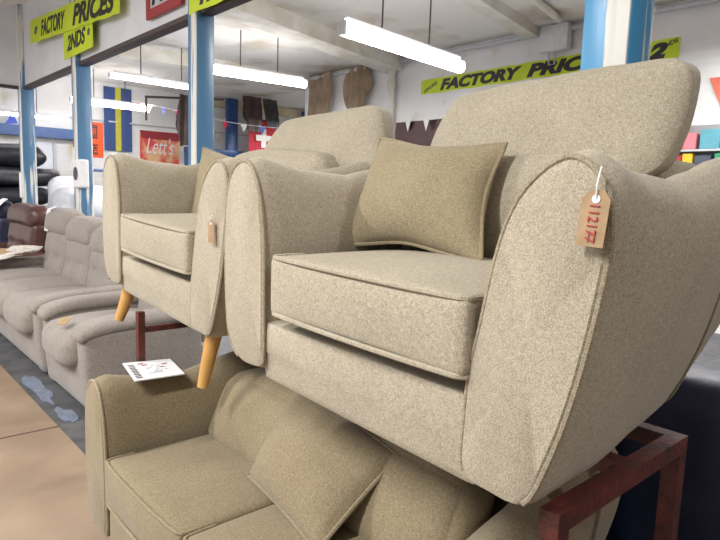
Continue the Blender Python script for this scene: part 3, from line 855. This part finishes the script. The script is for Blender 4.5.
# bunting
def bunting(label, pts, colors, step, size, off=0):
    path = cat(pts, k=16); t = thing('bunting', label, 'bunting', path[0])
    o0 = Vector(path[0])
    obj('cord', T([p-o0 for p in path], .006, seg=5), M['white'], t)
    acc = off; ci = 0
    for a, b in zip(path, path[1:]):
        d = (b-a); l = d.length
        while acc < l:
            p = a+d*(acc/l)-o0; dr = Vector((d.x, d.y, 0)).normalized()
            bm = SH([(-size*.5, 0), (0, -size*1.25), (size*.5, 0)], .003, dr, UP, p)
            m = M[colors[ci % len(colors)]]
            obj('pennant', bm, m, t, smooth=False); ci += 1; acc += step
        acc -= l
    return t
bunting('red white and blue bunting crossing the end of the room', [(4.9, 12.6, Z(1.72)), (5.3, 11.6, Z(1.52)), (5.55, 11.0, Z(1.38)), (6.1, 10.6, Z(1.28)), (6.7, 10.1, Z(1.22)), (7.1, 9.3, Z(1.20))], ['flagred', 'flagwhite', 'blue'], .36, .13, .1)
bunting('white and blue bunting in front of the burgundy hide on the far wall', [(6.90, 6.85, Z(1.18)), (6.85, 6.4, Z(1.16)), (6.82, 5.85, Z(1.15)), (6.90, 5.3, Z(1.17))], ['flagwhite', 'flagwhite', 'blue'], .42, .15, .18)
hide_cloth('hanging_hide', 'burgundy hide hanging on the far wall below the long yellow banner', (6.95, 6.98, Z(1.14)), LEFT, [(0, .0, 1.35), (.3, .0, 1.33), (.7, .02, 1.30), (1.3, .0, 1.3)], M['burgundy'], .012, 5, 8, G)

# downpipe and wall box
dp = thing('downpipe', 'white downpipe on the far wall between hides and banner', 'pipe', (6.93, 7.12, 0))
obj('pipe', T([(0, 0, 0), (0, 0, CEIL-.14)], .055, seg=14), M['beam'], dp)
for z in (CEIL-.20, CEIL-.42, CEIL-.72, 1.2):
    obj('collar', T([(0, 0, z-.05), (0, 0, z+.05)], .072, seg=14), M['beam'], dp)
obj('elbow', T(cat([(0, 0, CEIL-.16), (0, .04, CEIL-.09), (0, .22, CEIL-.06), (0, .45, CEIL-.06)], k=5), .05, seg=12), M['beam'], dp)
wb = thing('junction_box', 'white square box at the top of the far wall above the banner', 'box', (6.90, 4.22, Z(1.99)))
obj('case', P((0, 0, 0), (.06, .19, .155), .012, n=4), M['white'], wb)
obj('bracket', T([(.03, .10, -.15), (.05, .10, -.30), (.05, .02, -.30), (.03, .02, -.15)], .012), M['lightgrey'], wb)
for yy in (-.10, .10): obj('clip', P((.0, yy, .185), (.05, .075, .035), .01, n=3), M['lightgrey'], wb)

# coloured packets on a wall rack at the right edge of the far wall
sk = thing('display_rack', 'grey wall rack of coloured packets on the far wall', 'rack', (6.93, 2.35, Z(.60)))
obj('back_board', B(.03, .06, -.75, .45, -.30, .24, .004, 1), M['grey'], sk)
obj('shelf', B(-.09, .03, -.75, .45, -.30, -.275, .004, 1), M['lightgrey'], sk)
obj('shelf', B(-.09, .03, -.75, .45, -.045, -.02, .004, 1), M['lightgrey'], sk)
pk = [(.33, -.02, .20, .24, 'coral', 'coral packet on the top shelf of the display rack'), (.17, -.02, .12, .17, 'pink', 'pink packet on the top shelf of the display rack'),
      (-.02, -.02, .19, .20, 'teal', 'teal packet on the top shelf of the display rack'), (-.25, -.02, .17, .15, 'coral', 'short coral packet on the top shelf of the display rack'),
      (-.50, -.02, .2, .2, 'lightgrey', 'pale grey packet on the top shelf of the display rack'),
      (.30, -.275, .13, .20, 'red', 'red packet on the bottom shelf of the display rack'), (.18, -.275, .10, .21, 'sunny', 'yellow packet on the bottom shelf of the display rack'),
      (.03, -.275, .16, .19, 'inkgrey', 'dark packet on the bottom shelf of the display rack'), (-.18, -.275, .2, .21, 'green', 'green packet on the bottom shelf of the display rack'),
      (-.45, -.275, .2, .19, 'white', 'white packet on the bottom shelf of the display rack')]
for (y, z, w, h, m, lab) in pk:
    tag(obj('packet', B(6.85, 6.95, 2.35+y-w/2, 2.35+y+w/2, Z(.60)+z+.001, Z(.60)+z+h, .006, 1), M[m], smooth=False), lab, 'packet', 'packets on the display rack')
tag(obj('pennant', SH([(-.16, 0), (0, -.36), (.16, 0)], .006, LEFT, UP, (6.992, 2.28, Z(1.32))), M['coral'], smooth=False), 'single red pennant on the far wall at the right', 'pennant')

# ------------------------------------------------------------------ storage clutter beyond the posts
def blob(name, label, c, half, mat, cat_, seed, group=None, par=None):
    def fn(p, t):
        w = noise.noise(Vector((p.x*3+seed*3.7, p.y*4, p.z*5)))*(.16 if mat is M['black'] else .06)
        return (p.x*(1+w), p.y*(1+w), p.z+w*half[2])
    o = obj(name, P((0, 0, 0), half, min(half)*.85, (0, 0, .03), n=9, fn=fn), mat); o.location = c
    return tag(o, label, cat_, group)
tr = thing('pallet_rack', 'low blue steel storage rack with hooped rails behind the posts', 'rack', (2.6, 9.2, 0))
obj('shelf', B(.0, 4.0, -.05, 1.2, .68, .72, .005, 1), M['bluesteel'], tr)
for xx in (.08, 1.35, 2.65, 3.92):
    for yy in (0, 1.15): obj('upright', T([(xx, yy, 0), (xx, yy, .70)], .025), M['bluesteel'], tr)
for i in range(4):
    x0_ = .15+.95*i
    obj('hoop', T(cat([(x0_, 0, .70), (x0_, 0, 1.47), (x0_+.06, 0, 1.54), (x0_+.70, 0, 1.54), (x0_+.76, 0, 1.47), (x0_+.76, 0, .70)], k=4), .022), M['bluesteel'], tr)
g_ = 'dark leather cushions stacked by the far post'
st = thing('storage_bench', 'dark steel bench under the stacked black cushions', 'bench', (2.22, 10.98, 0))
obj('top', B(-.65, .75, -.4, .4, .62, .68, .01), M['darkstrip'], st)
for sx in (-.6, .7):
    for sy in (-.35, .35): obj('leg', T([(sx, sy, 0), (sx, sy, .62)], .03), M['darkstrip'], st)
zz = .68
for i, (x, hz, hx, an, lab) in enumerate([(2.30, .13, .66, .1, 'lowest black leather cushion in the stack by the far post'), (2.18, .13, .60, -.25, 'second lowest black leather cushion in the stack by the far post'), (2.36, .13, .58, .2, 'second highest black leather cushion in the stack by the far post'), (2.28, .16, .46, -.12, 'topmost black leather cushion in the stack by the far post')]):
    o = blob('leather_cushion', lab, (x, 10.98, zz+hz), (hx, .34, hz), M['black'], 'cushion', i, g_); zz += 2*hz+.045
    o.rotation_euler = (0, 0, an)
blob('wrapped_bundle', 'large white polythene bundle lying beyond the two left posts', (3.02, 9.60, 1.01), (.52, .38, .28), M['polythene'], 'bundle', 3, 'wrapped bundles')
blob('wrapped_bundle', 'upright white polythene bundle next to the far post', (2.92, 10.22, 1.08), (.30, .17, .35), M['polythene'], 'bundle', 5, 'wrapped bundles')
blob('leather_cushion', 'long black leather cushion behind the white polythene bundle', (3.72, 10.28, .95), (.50, .17, .20), M['black'], 'cushion', 7)
blob('seat_pad', 'grey seat pad on the rack right of the post with the cream box', (4.9, 9.9, .93), (.55, .40, .20), M['grey'], 'cushion', 8, 'grey pads on the rack')
blob('seat_pad', 'pale grey seat pad lying on top of the grey one', (4.95, 9.9, 1.33), (.52, .38, .15), M['lightgrey'], 'cushion', 9, 'grey pads on the rack')
tag(obj('pennant', SH([(-.12, 0), (.10, .02), (.02, .24)], .006, EAST, UP, (2.82, 13.38, Z(1.10))), M['blue'], smooth=False), 'small blue pennant standing on the blue steel beam', 'pennant')

# ------------------------------------------------------------------ added fill lights
def area(name, loc, rot, sx, sy, e, col=(1, 1, 1)):
    l = bpy.data.lights.new(name, 'AREA'); l.shape = 'RECTANGLE'; l.size = sx; l.size_y = sy; l.energy = e; l.color = col
    o = bpy.data.objects.new(name, l); COL.objects.link(o); o.location = loc; o.rotation_euler = rot
    return o
area('aisle_fill', (-3.0, 4.2, 2.5), (0, R(-78), 0), 1.6, 11, 14, (.96, .97, 1.0))  # unseen panel added for soft fill from the aisle side
for i, (x, y) in enumerate([(-1.6, .9), (-1.6, 3.2), (-1.6, 6.2), (-1.6, 9.4)]):  # added unseen lights, placed to light the chair fronts and shade beneath
    area('ceiling_fill', (x, y, CEIL-.30), (0, 0, 0), 1.5, .16, 118, (1, .985, .955))
area('ceiling_fill', (1.6, -1.7, CEIL-.30), (0, 0, 0), .16, 1.5, 34, (1, .97, .93))  # added to lift the outer side of the near arm
for i, (x, y, e) in enumerate([(4.2, 2.2, 90), (4.2, 5.4, 90), (4.2, 8.2, 70), (4.6, 11.2, 14), (8.5, 11.5, 55), (2.5, 11.0, 6), (6.0, 1.6, 40)]):  # area lights added to brighten the hall beyond the visible tubes
    area('hall_fill', (x, y, CEIL-.50), (0, 0, 0), 1.5, .15, e, (1, .985, .97))
w = bpy.data.worlds.new('World'); S.world = w; w.use_nodes = True
bg = w.node_tree.nodes['Background']; bg.inputs['Color'].default_value = (.9, .95, 1, 1); bg.inputs['Strength'].default_value = .5

# ------------------------------------------------------------------ camera
cam = bpy.data.cameras.new('Camera'); co = bpy.data.objects.new('Camera', cam); COL.objects.link(co)
cam.sensor_width = 36; cam.lens = 30.0; cam.clip_start = .02
Yc = Vector((-539, 95, -600)).normalized()
Xc = Vector((680, 53, -600)); Xc = (Xc-Yc*Xc.dot(Yc)).normalized(); Zv = Xc.cross(Yc)
rot = Matrix((Xc, Yc, Zv))           # rows: world axes in camera space -> world = rot @ cam
mw = rot.to_4x4(); mw.translation = (0, 0, ZC); co.matrix_world = mw
S.camera = co
S.view_settings.view_transform = 'Standard'; S.view_settings.look = 'None'; S.view_settings.gamma = 1
S.view_settings.exposure = 0.4
